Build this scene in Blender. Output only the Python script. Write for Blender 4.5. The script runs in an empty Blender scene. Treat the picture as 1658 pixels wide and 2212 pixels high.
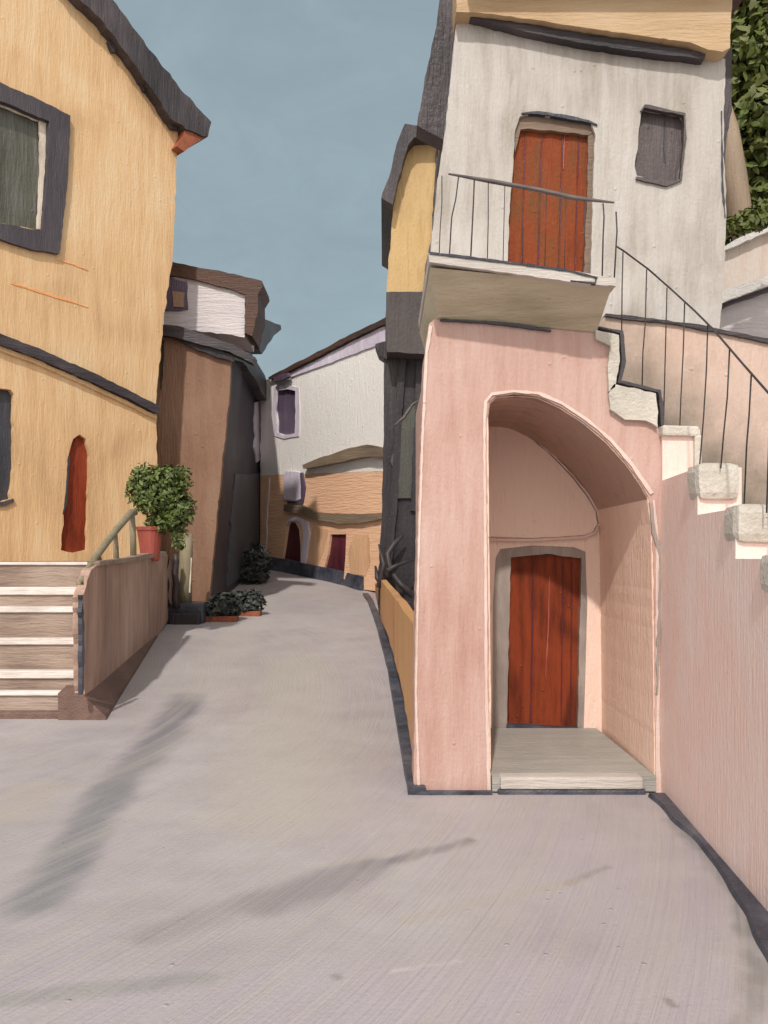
import bpy, bmesh, math, random
from mathutils import Vector, noise
from mathutils.geometry import tessellate_polygon
random.seed(7)
C = bpy.context.scene.collection
R = math.radians

# ------------------------------------------------------------------ camera, sky, sun, exposure
EYE = 2.1; F = 1900.0; CX = 829.0; HZ = 1200.0          # the street is measured on a 1658 x 2212 grid
cd = bpy.data.cameras.new('camera'); cam = bpy.data.objects.new('camera', cd); C.objects.link(cam)
cam.location = (0, 0, EYE); cam.rotation_euler = (R(90), 0, 0)
cd.sensor_fit = 'HORIZONTAL'; cd.sensor_width = 36; cd.lens = 36*F/1658
cd.shift_y = (HZ-1106)/1658; cd.clip_end = 2000; cd.clip_start = .05
bpy.context.scene.camera = cam
SUN_AZ = R(10)      # left of straight behind the camera
SUN_EL = R(45)
w = bpy.data.worlds.new('World'); bpy.context.scene.world = w; w.use_nodes = True
nt = w.node_tree; nt.nodes.clear()
out = nt.nodes.new('ShaderNodeOutputWorld'); bg = nt.nodes.new('ShaderNodeBackground')
sky = nt.nodes.new('ShaderNodeTexSky'); sky.sky_type = 'NISHITA'; sky.sun_disc = False
sky.sun_elevation = SUN_EL; sky.sun_rotation = math.pi + SUN_AZ; sky.dust_density = 3.0; sky.air_density = 1.2
tc = nt.nodes.new('ShaderNodeTexCoord'); mp = nt.nodes.new('ShaderNodeMapping'); mp.inputs['Scale'].default_value = (9, 9, 16)
mp.inputs['Rotation'].default_value = (0.4, 0.5, 0)
ns = nt.nodes.new('ShaderNodeTexNoise'); ns.inputs['Scale'].default_value = 1.0; ns.inputs['Detail'].default_value = 7; ns.inputs['Roughness'].default_value = .65
ns.inputs['Distortion'].default_value = .6
rp = nt.nodes.new('ShaderNodeValToRGB')
def lin(c): return tuple(((x/255)/12.92 if x/255 <= .04045 else (((x/255)+.055)/1.055)**2.4) for x in c)
rp.color_ramp.elements[0].position = .3; rp.color_ramp.elements[1].position = .72
rp.color_ramp.elements[0].color = tuple(v*10.1 for v in lin((143, 160, 166)))+(1,)
rp.color_ramp.elements[1].color = tuple(v*10.1 for v in lin((153, 171, 177)))+(1,)
mx = nt.nodes.new('ShaderNodeMix'); mx.data_type = 'RGBA'; mx.inputs[0].default_value = .86
nt.links.new(tc.outputs['Generated'], mp.inputs[0]); nt.links.new(mp.outputs[0], ns.inputs[0]); nt.links.new(ns.outputs[0], rp.inputs[0])
nt.links.new(sky.outputs[0], mx.inputs[6]); nt.links.new(rp.outputs[0], mx.inputs[7]); sx = nt.nodes.new('ShaderNodeSeparateXYZ'); nt.links.new(tc.outputs['Generated'], sx.inputs[0])
gr = nt.nodes.new('ShaderNodeMapRange'); gr.interpolation_type = 'SMOOTHSTEP'; nt.links.new(sx.outputs[1], gr.inputs[0])   # added fill: sky brightened behind the viewer to lift dim side walls
gr.inputs[1].default_value = .25; gr.inputs[2].default_value = -.7
gm = nt.nodes.new('ShaderNodeMix'); gm.data_type = 'RGBA'; nt.links.new(gr.outputs[0], gm.inputs[0]); nt.links.new(mx.outputs[2], gm.inputs[6]); gm.inputs[7].default_value = (12.5, 12.1, 11.5, 1)
nt.links.new(gm.outputs[2], bg.inputs[0])
bg.inputs[1].default_value = .11
nt.links.new(bg.outputs[0], out.inputs[0])
sd = bpy.data.lights.new('sun', 'SUN'); sd.energy = 2.75; sd.angle = R(1.5); sd.color = (1, .95, .88)
sun = bpy.data.objects.new('sun', sd); C.objects.link(sun)
sdir = Vector((-math.sin(SUN_AZ)*math.cos(SUN_EL), -math.cos(SUN_AZ)*math.cos(SUN_EL), math.sin(SUN_EL)))
sun.rotation_euler = sdir.to_track_quat('Z', 'Y').to_euler(); sun.location = sdir*40
vs = bpy.context.scene.view_settings; vs.view_transform = 'Standard'; vs.look = 'None'; vs.gamma = 1; vs.use_curve_mapping = False; vs.exposure = 0

# ------------------------------------------------------------------ the lie of the land
def gz(y):
    t = y-11
    if t <= -1.5: return 0.0
    if t < 1.5: return .07*(t+1.5)**2/6
    e = max(0, min(y, 34)-25.5)*.09
    return .07*min(t, 49)+e
def ray(u, v): return Vector(((u-CX)/F, 1, (HZ-v)/F))
def gpt(u, v, dz=0):
    r = ray(u, v); lo, hi = .5, 80
    for _ in range(60):
        m = (lo+hi)/2
        if EYE+r.z*m > gz(m)+dz: lo = m
        else: hi = m
    return Vector((r.x*lo, lo, gz(lo)+dz))
class Plane:
    def __init__(s, a, b):            # two plan points of a vertical plane
        s.a = Vector((a[0], a[1], 0)); d = Vector((b[0]-a[0], b[1]-a[1], 0)).normalized()
        s.d = d; s.n = Vector((d.y, -d.x, 0))
        if s.n.dot(-s.a) < 0: s.n = -s.n
    def pt(s, u, v, off=0):
        r = ray(u, v); t = s.n.dot(s.a+s.n*off)/s.n.dot(r); p = r*t; p.z += EYE; return p
def Z(x0, y0, wd):
    k = wd/2500; a = x0*.6632; b = y0*.6632
    return lambda *p: [(a+x*k, b+y*k) for x, y in p]
Z1 = Z(0, 0, 1000); Z2 = Z(0, 900, 800); Z3 = Z(0, 1500, 900); Z4 = Z(500, 850, 900)
Z5 = Z(1200, 0, 1300); Z6 = Z(1300, 900, 1200); Z7 = Z(1200, 1700, 1300)

# ------------------------------------------------------------------ materials
def albedo(c, k):
    q = [v/k for v in lin(c)]; s = min(1, .86/max(q)); return tuple(v*s for v in q)+(1,)
def N(nt, t, **kw):
    n = nt.nodes.new(t)
    for k, v in kw.items():
        if k in n.inputs: n.inputs[k].default_value = v
        else: setattr(n, k, v)
    return n
def paint(name, cols, k=.8, way='v', sc=1.0, bump=.5, rough=.55, patch=1.0, extra=None, spec=.35):
    """limewash laid on with a wide brush: streaks along one direction, a few blotches, raised bristle marks"""
    m = bpy.data.materials.new(name); m.use_nodes = True; t = m.node_tree; t.nodes.clear(); L = t.links.new
    o = N(t, 'ShaderNodeOutputMaterial'); b = N(t, 'ShaderNodeBsdfPrincipled'); L(b.outputs[0], o.inputs[0])
    b.inputs['Specular IOR Level'].default_value = spec
    tc = N(t, 'ShaderNodeTexCoord')
    a, c = 9*sc, .9*sc
    scl = {'v': (a, a, c), 'h': (c, c, a), 'n': (a*.5, a*.5, a*.5), 'x': (c, a, a), 'y': (a, c, a)}[way]
    wn = N(t, 'ShaderNodeTexNoise', Scale=1.3*sc, Detail=2.0); L(tc.outputs['Object'], wn.inputs[0])
    wm = N(t, 'ShaderNodeMix', data_type='RGBA', blend_type='LINEAR_LIGHT'); wm.inputs[0].default_value = .045/sc
    L(tc.outputs['Object'], wm.inputs[6]); L(wn.outputs['Color'], wm.inputs[7])
    m1 = N(t, 'ShaderNodeMapping', Scale=scl); L(wm.outputs[2], m1.inputs[0])
    n1 = N(t, 'ShaderNodeTexNoise', Scale=1.0, Detail=5.0, Roughness=.62); L(m1.outputs[0], n1.inputs[0])
    n2 = N(t, 'ShaderNodeTexNoise', Scale=.75*sc*patch, Detail=3.0, Roughness=.5, Distortion=.8); L(tc.outputs['Object'], n2.inputs[0])
    mixf = N(t, 'ShaderNodeMath', operation='MULTIPLY_ADD'); L(n1.outputs[0], mixf.inputs[0]); mixf.inputs[1].default_value = .45
    s2 = N(t, 'ShaderNodeMath', operation='MULTIPLY'); L(n2.outputs[0], s2.inputs[0]); s2.inputs[1].default_value = .55
    L(s2.outputs[0], mixf.inputs[2])
    rp = N(t, 'ShaderNodeValToRGB'); L(mixf.outputs[0], rp.inputs[0]); e = rp.color_ramp.elements
    n = len(cols); ps = [.36+.28*i/(n-1) for i in range(n)]
    while len(e) < n: e.new(.5)
    for i in range(n): e[i].position = ps[i]; e[i].color = albedo(cols[i], k)
    colout = rp.outputs[0]
    if extra: colout = extra(t, tc, colout, k)
    L(colout, b.inputs['Base Color'])
    rr = N(t, 'ShaderNodeMapRange'); L(n1.outputs[0], rr.inputs[0]); rr.inputs[3].default_value = rough-.12; rr.inputs[4].default_value = rough+.15; L(rr.outputs[0], b.inputs['Roughness'])
    # bristle relief
    m3 = N(t, 'ShaderNodeMapping', Scale=tuple(x*4.5 for x in scl)); L(wm.outputs[2], m3.inputs[0])
    n3 = N(t, 'ShaderNodeTexNoise', Scale=1.0, Detail=4.0, Roughness=.6); L(m3.outputs[0], n3.inputs[0])
    n4 = N(t, 'ShaderNodeTexNoise', Scale=26*sc, Detail=3.0, Roughness=.6); L(tc.outputs['Object'], n4.inputs[0])
    vo = N(t, 'ShaderNodeTexVoronoi', Scale=5*sc); L(tc.outputs['Object'], vo.inputs['Vector'])
    vm = N(t, 'ShaderNodeMapRange'); L(vo.outputs['Distance'], vm.inputs[0]); vm.inputs[1].default_value = .03; vm.inputs[2].default_value = .09; vm.inputs[3].default_value = 1; vm.inputs[4].default_value = 0
    ad = N(t, 'ShaderNodeMath', operation='MULTIPLY_ADD'); L(n4.outputs[0], ad.inputs[0]); ad.inputs[1].default_value = .35; L(n3.outputs[0], ad.inputs[2])
    ad2 = N(t, 'ShaderNodeMath', operation='MULTIPLY_ADD'); L(vm.outputs[0], ad2.inputs[0]); ad2.inputs[1].default_value = .45; L(ad.outputs[0], ad2.inputs[2])
    bp = N(t, 'ShaderNodeBump', Strength=bump, Distance=.035/sc); L(ad2.outputs[0], bp.inputs['Height']); L(bp.outputs[0], b.inputs['Normal'])
    return m

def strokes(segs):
    """patches of tone and painted shadow streaks on the paving: (a, b, halfwidth, colour, strength)"""
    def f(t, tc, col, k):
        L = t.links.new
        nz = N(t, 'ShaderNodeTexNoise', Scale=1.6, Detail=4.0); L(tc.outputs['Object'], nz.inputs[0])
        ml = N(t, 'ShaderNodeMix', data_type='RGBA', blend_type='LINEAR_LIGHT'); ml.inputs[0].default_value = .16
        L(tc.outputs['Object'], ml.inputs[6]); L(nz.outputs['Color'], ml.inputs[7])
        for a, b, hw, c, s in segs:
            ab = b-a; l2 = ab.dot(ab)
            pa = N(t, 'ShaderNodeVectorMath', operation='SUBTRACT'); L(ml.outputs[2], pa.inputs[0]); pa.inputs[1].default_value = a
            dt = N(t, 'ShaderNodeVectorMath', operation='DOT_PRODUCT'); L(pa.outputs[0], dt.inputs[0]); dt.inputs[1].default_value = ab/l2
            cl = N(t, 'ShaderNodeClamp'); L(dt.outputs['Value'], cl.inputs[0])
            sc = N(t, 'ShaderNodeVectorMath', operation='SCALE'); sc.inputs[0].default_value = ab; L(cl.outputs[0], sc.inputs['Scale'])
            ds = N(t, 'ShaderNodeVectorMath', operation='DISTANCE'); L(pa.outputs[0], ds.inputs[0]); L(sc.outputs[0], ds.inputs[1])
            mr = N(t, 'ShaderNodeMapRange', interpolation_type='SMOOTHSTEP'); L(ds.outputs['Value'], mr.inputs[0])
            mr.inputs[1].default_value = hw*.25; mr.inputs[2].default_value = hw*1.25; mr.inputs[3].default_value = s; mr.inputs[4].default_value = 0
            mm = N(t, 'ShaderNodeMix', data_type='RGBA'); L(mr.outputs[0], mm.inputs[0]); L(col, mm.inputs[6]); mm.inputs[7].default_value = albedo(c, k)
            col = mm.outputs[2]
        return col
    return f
def foot_shade(cols, z0, z1):
    def f(t, tc, col, k):
        L = t.links.new
        sp = N(t, 'ShaderNodeSeparateXYZ'); L(tc.outputs['Object'], sp.inputs[0])
        nz = N(t, 'ShaderNodeTexNoise', Scale=2.5, Detail=5.0); L(tc.outputs['Object'], nz.inputs[0])
        # shade painted into the colour follows the stair down: lower to the right
        sl = N(t, 'ShaderNodeMath', operation='MULTIPLY_ADD'); L(sp.outputs[0], sl.inputs[0]); sl.inputs[1].default_value = .95; L(sp.outputs[2], sl.inputs[2])
        su = N(t, 'ShaderNodeMath', operation='MULTIPLY_ADD'); L(nz.outputs[0], su.inputs[0]); su.inputs[1].default_value = 1.4; L(sl.outputs[0], su.inputs[2])
        mr = N(t, 'ShaderNodeMapRange'); L(su.outputs[0], mr.inputs[0]); mr.inputs[1].default_value = z0; mr.inputs[2].default_value = z1; mr.inputs[3].default_value = .85; mr.inputs[4].default_value = 0
        mm = N(t, 'ShaderNodeMix', data_type='RGBA'); L(mr.outputs[0], mm.inputs[0]); L(col, mm.inputs[6]); mm.inputs[7].default_value = albedo(cols, k)
        return mm.outputs[2]
    return f

M = {}
KF = .80     # light on walls that face the sun
KS = .42     # light on walls that turn away
M['ochre'] = paint('ochre_limewash', [(202,164,122), (223,184,138), (230,200,160)], 1.06, 'v', .55, bump=.3)
M['ochre2'] = paint('yellow_limewash', [(198,160,105), (222,186,130), (214,176,125)], 1.32, 'v', .6)
M['slate'] = paint('dark_roof_slate', [(38,35,38), (60,53,56), (78,70,72)], 0.75, 'v', .6, rough=.45)
M['slate_h'] = paint('dark_trim', [(36,34,38), (56,50,54), (76,68,70)], 0.75, 'h', .8, rough=.45)
M['frame'] = paint('dark_window_frame', [(44,40,45), (66,60,64)], .62, 'v', 1.0, rough=.45)
M['sash'] = paint('pale_sash', [(150,140,128), (196,184,170)], .62, 'v', 1.2)
M['glass'] = paint('grey_green_glass', [(70,70,60), (98,98,88), (120,118,116)], 1.15, 'v', .5, rough=.3)
M['night'] = paint('dark_opening', [(36,36,42), (56,58,66)], .6, 'v', .8, rough=.35)
M['tip'] = paint('terracotta_tip', [(110,60,40), (150,85,60)], 0.8, 'n', 1.5)
M['red'] = paint('red_door_paint', [(96,40,26), (130,56,36), (142,68,46)], 0.95, 'v', .9, rough=.35, spec=.12)
M['stepstone'] = paint('brown_step_stone', [(112,94,84), (138,120,108), (155,138,126)], .75, 'x', .9)
M['nosing'] = paint('pale_step_edge', [(178,166,158), (222,214,208)], .82, 'x', 1.2)
M['sidewall'] = paint('brown_parapet', [(92,72,64), (120,98,86), (140,118,106)], 0.44, 'v', .7)
M['plinth'] = paint('dark_brown_plinth', [(62,46,42), (90,70,62)], .5, 'y', 1.0)
M['olive'] = paint('olive_iron_rail', [(96,88,70), (128,118,98)], .62, 'v', 1.2)
M['pot'] = paint('red_pot', [(122,58,50), (152,80,70)], 0.75, 'v', 1.5, rough=.4)
M['brown'] = paint('brown_render', [(128,94,76), (148,112,90), (158,124,102)], 1.25, 'v', .5)
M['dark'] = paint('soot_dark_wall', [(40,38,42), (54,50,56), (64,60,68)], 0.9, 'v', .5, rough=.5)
M['bluedark'] = paint('blue_grey_shutter', [(48,52,58), (66,70,78)], 0.6, 'v', .5, rough=.4)
M['umber'] = paint('umber_roof', [(62,44,38), (92,64,52)], 0.95, 'h', .6)
M['tan'] = paint('tan_wall', [(104,82,66), (126,102,84)], .5, 'n', .6)
M['lilac'] = paint('lilac_white_render', [(190,180,184), (212,204,204)], 1.0, 'h', .5)
M['farwhite'] = paint('white_render', [(206,200,196), (224,219,214), (228,224,220)], 0.6, 'v', .5)
M['violet'] = paint('violet_shutter', [(58,48,64), (88,76,92)], .65, 'v', .6)
M['peach'] = paint('peach_render', [(184,146,116), (204,164,134), (194,152,124)], 0.66, 'h', .5)
M['peach2'] = paint('tan_peach_render', [(170,134,104), (196,156,122)], 0.68, 'v', .5)
M['maroon'] = paint('maroon_door', [(50,20,28), (82,34,44)], .62, 'v', .6, rough=.35)
M['greytan'] = paint('grey_tan_cornice', [(88,76,66), (122,106,88)], .68, 'h', .6)
M['paleviolet'] = paint('pale_violet_stone', [(172,160,174), (200,192,202)], .72, 'v', .6)
M['greybox'] = paint('warm_grey_render', [(82,74,74), (102,94,92)], 1.35, 'v', .5)
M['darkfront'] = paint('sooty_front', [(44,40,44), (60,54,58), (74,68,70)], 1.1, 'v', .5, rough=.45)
M['patch'] = paint('old_grey_green_render', [(58,58,54), (74,74,68)], .72, 'v', .6, rough=.5)
M['rust'] = paint('ochre_brown_wall', [(140,98,62), (172,126,84), (160,124,80)], 0.72, 'v', .7)
M['pink'] = paint('pink_limewash', [(206,160,146), (221,181,168), (230,196,186)], 1.36, 'v', 1.0, patch=1.1)
M['pinkside'] = paint('pale_pink_limewash', [(214,182,170), (226,198,188), (234,212,204)], 0.34, 'v', 1.0, patch=1.2)
M['pinkedge'] = paint('pale_pink_edge', [(226,196,184), (236,216,206)], 1.15, 'v', 1.2)
M['tymp'] = paint('dusty_pink_plaster', [(190,164,150), (208,184,170), (200,174,160)], 0.25, 'v', .9)
M['soffit'] = paint('brown_arch_plaster', [(112,92,82), (134,110,98), (124,108,100)], 0.5, 'x', 1.0)
M['jamb'] = paint('pink_tan_jamb', [(172,148,132), (192,164,148), (200,174,160)], 0.55, 'v', .9)
M['slab'] = paint('grey_threshold_stone', [(134,132,126), (156,152,146)], 0.85, 'x', 1.1)
M['greyframe'] = paint('grey_door_frame', [(104,96,92), (140,130,122)], .6, 'v', 1.2)
M['doorlow'] = paint('red_brown_door', [(78,36,26), (134,62,38), (150,68,40)], 1.05, 'v', 1.1, rough=.4, spec=.12)
M['white'] = paint('grey_white_limewash', [(182,172,161), (208,200,193), (222,215,210)], 1.36, 'v', .9, patch=.9)
M['cornice'] = paint('ochre_cornice', [(198,164,124), (216,182,142), (224,194,158)], 1.38, 'h', .9)
M['doorup'] = paint('orange_brown_door', [(120,58,30), (152,74,40), (118,82,50)], 1.35, 'v', .9, rough=.4, patch=1.4, spec=.12)
M['taupe'] = paint('taupe_shutter', [(76,66,66), (96,86,86)], 1.1, 'v', 1.1, rough=.4)
M['lintel'] = paint('taupe_lintel', [(88,72,62), (112,94,80)], .7, 'h', 1.2)
M['corbel'] = paint('olive_grey_corbel', [(120,112,94), (140,131,113), (150,140,122)], 0.53, 'h', .9)
M['edge'] = paint('white_slab_edge', [(186,176,168), (214,206,198)], 1.2, 'h', 1.1)
M['iron'] = paint('black_iron', [(40,36,38), (66,58,58)], 0.8, 'v', 2, rough=.45, bump=.2)
M['rail'] = paint('grey_iron_rail', [(66,58,58), (104,94,92)], 0.7, 'h', 2, rough=.45, bump=.2)
M['stone'] = paint('pale_step_block', [(176,168,156), (206,199,188)], 1.0, 'n', 1.6, bump=.7)
M['backwall'] = paint('pale_peach_wall', [(214,182,164), (226,198,182), (220,192,178)], 1.27, 'v', .8, extra=foot_shade((104,100,86), 3.6, 4.8))
M['snow'] = paint('white_coping', [(214,208,204), (232,228,224)], 1.3, 'n', 1.6, bump=.8)
M['pinkwhite'] = paint('pinkish_white_render', [(206,170,152), (220,204,192), (224,212,204)], 1.3, 'v', .8)
M['bark'] = paint('tan_bark', [(112,96,80), (138,120,102)], .75, 'v', .9)

def leafmat(name, cols, k=.5):
    m = bpy.data.materials.new(name); m.use_nodes = True; t = m.node_tree; b = t.nodes['Principled BSDF']
    g = N(t, 'ShaderNodeNewGeometry'); rp = N(t, 'ShaderNodeValToRGB'); t.links.new(g.outputs['Random Per Island'], rp.inputs[0])
    e = rp.color_ramp.elements
    while len(e) < len(cols): e.new(.5)
    for i, c in enumerate(cols): e[i].position = i/(len(cols)-1); e[i].color = albedo(c, k)
    t.links.new(rp.outputs[0], b.inputs['Base Color']); b.inputs['Roughness'].default_value = .6
    return m
M['leaf'] = leafmat('bush_leaves', [(46,56,24), (72,86,36), (88,100,46)], .75)
M['leafdark'] = leafmat('dark_leaves', [(20,24,26), (44,48,46), (64,66,58)], .55)
M['leafvine'] = leafmat('dusky_vine_leaves', [(46,44,44), (66,64,60), (88,84,78)], .7)
M['leaftree'] = leafmat('olive_tree_leaves', [(58,62,24), (76,80,32), (66,78,30)], .62)

# ------------------------------------------------------------------ builders
class T: pass
def thing(name, label, cat, loc, group=None):
    o = bpy.data.objects.new(name, None); C.objects.link(o); o.location = loc; o.empty_display_size = .3
    o['label'] = label; o['category'] = cat
    if group: o['group'] = group
    o['_o'] = list(loc)
    return o
def org(p):
    v = Vector((0, 0, 0))
    while p is not None: v = v+p.location; p = p.parent
    return v
def mesh(name, verts, faces, mat, parent=None, loc=None, recalc=True, mats=None):
    o0 = org(parent) if parent else Vector(loc or (0, 0, 0))
    me = bpy.data.meshes.new(name); me.from_pydata([tuple(Vector(v)-o0) for v in verts], [], faces)
    me.materials.append(M[mat])
    if recalc:
        b = bmesh.new(); b.from_mesh(me); bmesh.ops.remove_doubles(b, verts=b.verts, dist=1e-5); bmesh.ops.recalc_face_normals(b, faces=b.faces); b.to_mesh(me); b.free()
    o = bpy.data.objects.new(name, me); C.objects.link(o)
    if parent: o.parent = parent
    else: o.location = o0
    return o
def tag(o, label, cat, group=None):
    o['label'] = label; o['category'] = cat
    if group: o['group'] = group
    return o
def rough_line(pts, jit, step=11, closed=True):
    """hand-laid edges: resample a ring and let it wander a little"""
    res = []; n = len(pts); s0 = random.random()*500
    for i in range(n if closed else n-1):
        a = Vector(pts[i]+(0,) if len(pts[i]) == 2 else pts[i]); b = Vector(pts[(i+1) % n]+(0,) if len(pts[(i+1) % n]) == 2 else pts[(i+1) % n])
        d = b-a; L = d.length; k = max(1, int(L/step)); nn = Vector((-d.y, d.x, 0)).normalized() if L > 0 else Vector()
        for j in range(k):
            q = a+d*(j/k); wob = noise.noise(Vector((s0+q.x*.045, q.y*.045, 3.1)))*jit*1.7+noise.noise(Vector((s0+q.x*.2, q.y*.2, 9)))*jit*.9
            if j == 0: wob *= .4
            q = q+nn*wob; res.append((q.x, q.y))
    if not closed: res.append(tuple(pts[-1][:2]))
    return res
def prism(name, mat, pl, pts, off=0.0, th=.2, holes=(), jit=1.5, parent=None, loc=None, step=11, offs=None):
    loops = [rough_line([tuple(map(float, p)) for p in lp], jit, step) if jit > 0 else list(lp) for lp in [pts]+list(holes)]
    V = []; Fc = []; ring = []
    for lp in loops:
        ring.append(list(range(len(V), len(V)+len(lp)))); V += [pl.pt(u, v, off) for u, v in lp]
    nf = len(V)
    tri = tessellate_polygon([[Vector((u, v, 0)) for u, v in lp] for lp in loops])
    Fc += [tuple(t) for t in tri]
    V += [p-pl.n*th for p in V[:nf]]
    Fc += [tuple(i+nf for i in reversed(t)) for t in tri]
    for rg in ring:
        for i in range(len(rg)): a, b = rg[i], rg[(i+1) % len(rg)]; Fc.append((a, b, b+nf, a+nf))
    return mesh(name, V, Fc, mat, parent, loc)
def band(name, mat, pl, path, wd, off=0.0, th=.05, parent=None, jit=1.3, loc=None):
    """a moulding following a line on a wall; wd may be a list of widths"""
    n = len(path); ws = wd if isinstance(wd, (list, tuple)) else [wd]*n; up = []; dn = []
    for i, p in enumerate(path):
        a = Vector(path[max(0, i-1)]); b = Vector(path[min(n-1, i+1)]); d = (b-a).normalized(); nn = Vector((-d.y, d.x))
        q = Vector(p); up.append(tuple(q-nn*ws[i]/2)); dn.append(tuple(q+nn*ws[i]/2))
    return prism(name, mat, pl, up+dn[::-1], off, th, jit=jit, parent=parent, loc=loc)
def rod(name, mat, pts, r, parent=None, seg=7, loc=None):
    V = []; Fc = []; rs = r if isinstance(r, (list, tuple)) else [r]*len(pts)
    for i, p in enumerate(pts):
        p = Vector(p); d = (Vector(pts[min(i+1, len(pts)-1)])-Vector(pts[max(i-1, 0)])).normalized()
        a = d.orthogonal().normalized(); b = d.cross(a)
        if i: # keep the frame from flipping
            a = (pa-d*pa.dot(d)).normalized(); b = d.cross(a)
        pa = a
        for k in range(seg): t = 2*math.pi*k/seg; V.append(p+(a*math.cos(t)+b*math.sin(t))*rs[i])
    for i in range(len(pts)-1):
        for k in range(seg): q = i*seg; Fc.append((q+k, q+(k+1) % seg, q+seg+(k+1) % seg, q+seg+k))
    Fc.append(tuple(range(seg))[::-1]); Fc.append(tuple(range(len(V)-seg, len(V))))
    o = mesh(name, V, Fc, mat, parent, loc)
    for p in o.data.polygons: p.use_smooth = True
    return o
def hull(name, mat, bot, top, parent=None, loc=None):
    """solid between two rings of equal length"""
    n = len(bot); V = [Vector(p) for p in bot]+[Vector(p) for p in top]
    Fc = [tuple(range(n)), tuple(range(n, 2*n))]+[(i, (i+1) % n, n+(i+1) % n, n+i) for i in range(n)]
    o = mesh(name, V, Fc, mat, parent, loc); return o
def box(name, mat, x0, x1, y0, y1, z0, z1, parent=None, bev=0.0, loc=None):
    r = [(x0, y0), (x1, y0), (x1, y1), (x0, y1)]
    o = hull(name, mat, [(x, y, z0) for x, y in r], [(x, y, z1) for x, y in r], parent, loc)
    if bev:
        b = bmesh.new(); b.from_mesh(o.data); bmesh.ops.bevel(b, geom=b.edges[:], offset=bev, segments=2, affect='EDGES', profile=.6); b.to_mesh(o.data); b.free()
    return o
def wobble(o, amp, sc, cuts=0):
    b = bmesh.new(); b.from_mesh(o.data)
    if cuts: bmesh.ops.subdivide_edges(b, edges=b.edges[:], cuts=cuts, use_grid_fill=True)
    for v in b.verts: v.co += noise.noise_vector(v.co*sc)*amp
    b.to_mesh(o.data); b.free()
def leaves(name, mat, blobs, n, size, parent=None, loc=None, up=.3, shell=.45):
    V = []; Fc = []; tot = sum(b[1][0]*b[1][1]*b[1][2] for b in blobs)
    for c, r in blobs:
        c = Vector(c); m = int(n*r[0]*r[1]*r[2]/tot)
        for _ in range(m):
            d = Vector((random.gauss(0, 1), random.gauss(0, 1), random.gauss(0, 1))).normalized()
            q = shell+(1-shell)*random.random()**.6
            if noise.noise(Vector((d.x*1.9, d.y*1.9, d.z*1.9))+c) < -.22: q *= .72
            p = c+Vector((d.x*r[0], d.y*r[1], d.z*r[2]))*q
            s = size*random.uniform(.6, 1.4); a = (d+Vector((random.gauss(0, .7), random.gauss(0, .7), random.gauss(0, .7)+up))).normalized()
            x = a.orthogonal().normalized(); y = a.cross(x); th = random.random()*6.28
            x, y = x*math.cos(th)+y*math.sin(th), y*math.cos(th)-x*math.sin(th)
            i = len(V); V += [p-x*s, p-x*s*.3+y*s*.42+a*s*.1, p+x*s, p-x*s*.3-y*s*.42+a*s*.1]; V += [p+x*s*.4+y*s*.36, p+x*s*.4-y*s*.36]
            Fc += [(i, i+5, i+2, i+4), ] if False else [(i, i+3, i+5, i+2, i+4, i+1)]
    return mesh(name, V, Fc, mat, parent, loc, recalc=False)

# ------------------------------------------------------------------ ground and road
def sheet(name, mat, x0, x1, y0, y1, dz, nx=2):
    ys = [y0]
    while ys[-1] < y1: ys.append(min(y1, ys[-1]+(.5 if -2 < ys[-1] < 40 else 10)))
    V = []; Fc = []
    for y in ys:
        for i in range(nx+1): V.append((x0+(x1-x0)*i/nx, y, gz(y)+dz))
    for j in range(len(ys)-1):
        for i in range(nx): a = j*(nx+1)+i; Fc.append((a, a+1, a+nx+2, a+nx+1))
    o = mesh(name, V, Fc, mat, None, (0, 0, 0)); o['kind'] = 'structure'; return o
g = lambda u, v: gpt(u, v)
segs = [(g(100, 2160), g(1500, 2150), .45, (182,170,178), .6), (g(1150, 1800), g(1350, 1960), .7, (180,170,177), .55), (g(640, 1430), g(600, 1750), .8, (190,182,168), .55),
        (g(410, 1505), g(250, 1700),   .30, (124,120,126), .85), (g(250, 1700), g(75, 1950), .24, (124,124,130), .9),  # long diagonal shadow streak, painted into the paving colour
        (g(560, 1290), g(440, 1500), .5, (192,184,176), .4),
        (g(1010, 1822), g(800, 1870), .10, (120,114,120), .85), (g(800, 1870), g(560, 1955), .22, (136,128,134), .85), (g(560, 1955), g(330, 2020), .2, (146,138,140), .7),  # second shadow streak, painted across the lane
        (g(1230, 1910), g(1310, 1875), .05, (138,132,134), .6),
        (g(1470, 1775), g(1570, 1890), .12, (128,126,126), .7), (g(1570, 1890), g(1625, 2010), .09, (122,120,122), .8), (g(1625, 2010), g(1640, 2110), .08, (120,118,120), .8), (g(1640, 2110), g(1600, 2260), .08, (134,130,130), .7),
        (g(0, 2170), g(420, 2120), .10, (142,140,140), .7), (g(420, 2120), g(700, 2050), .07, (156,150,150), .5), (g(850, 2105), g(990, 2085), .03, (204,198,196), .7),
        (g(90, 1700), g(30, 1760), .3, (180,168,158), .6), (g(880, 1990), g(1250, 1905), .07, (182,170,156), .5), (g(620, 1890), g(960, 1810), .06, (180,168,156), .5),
        (g(735, 2108), g(740, 2112), .035, (120,116,116), .7), (g(1445, 2160), g(1452, 2168), .04, (112,108,108), .7), (g(1010, 1815), g(1024, 1822), .05, (110,106,106), .7)]
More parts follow.
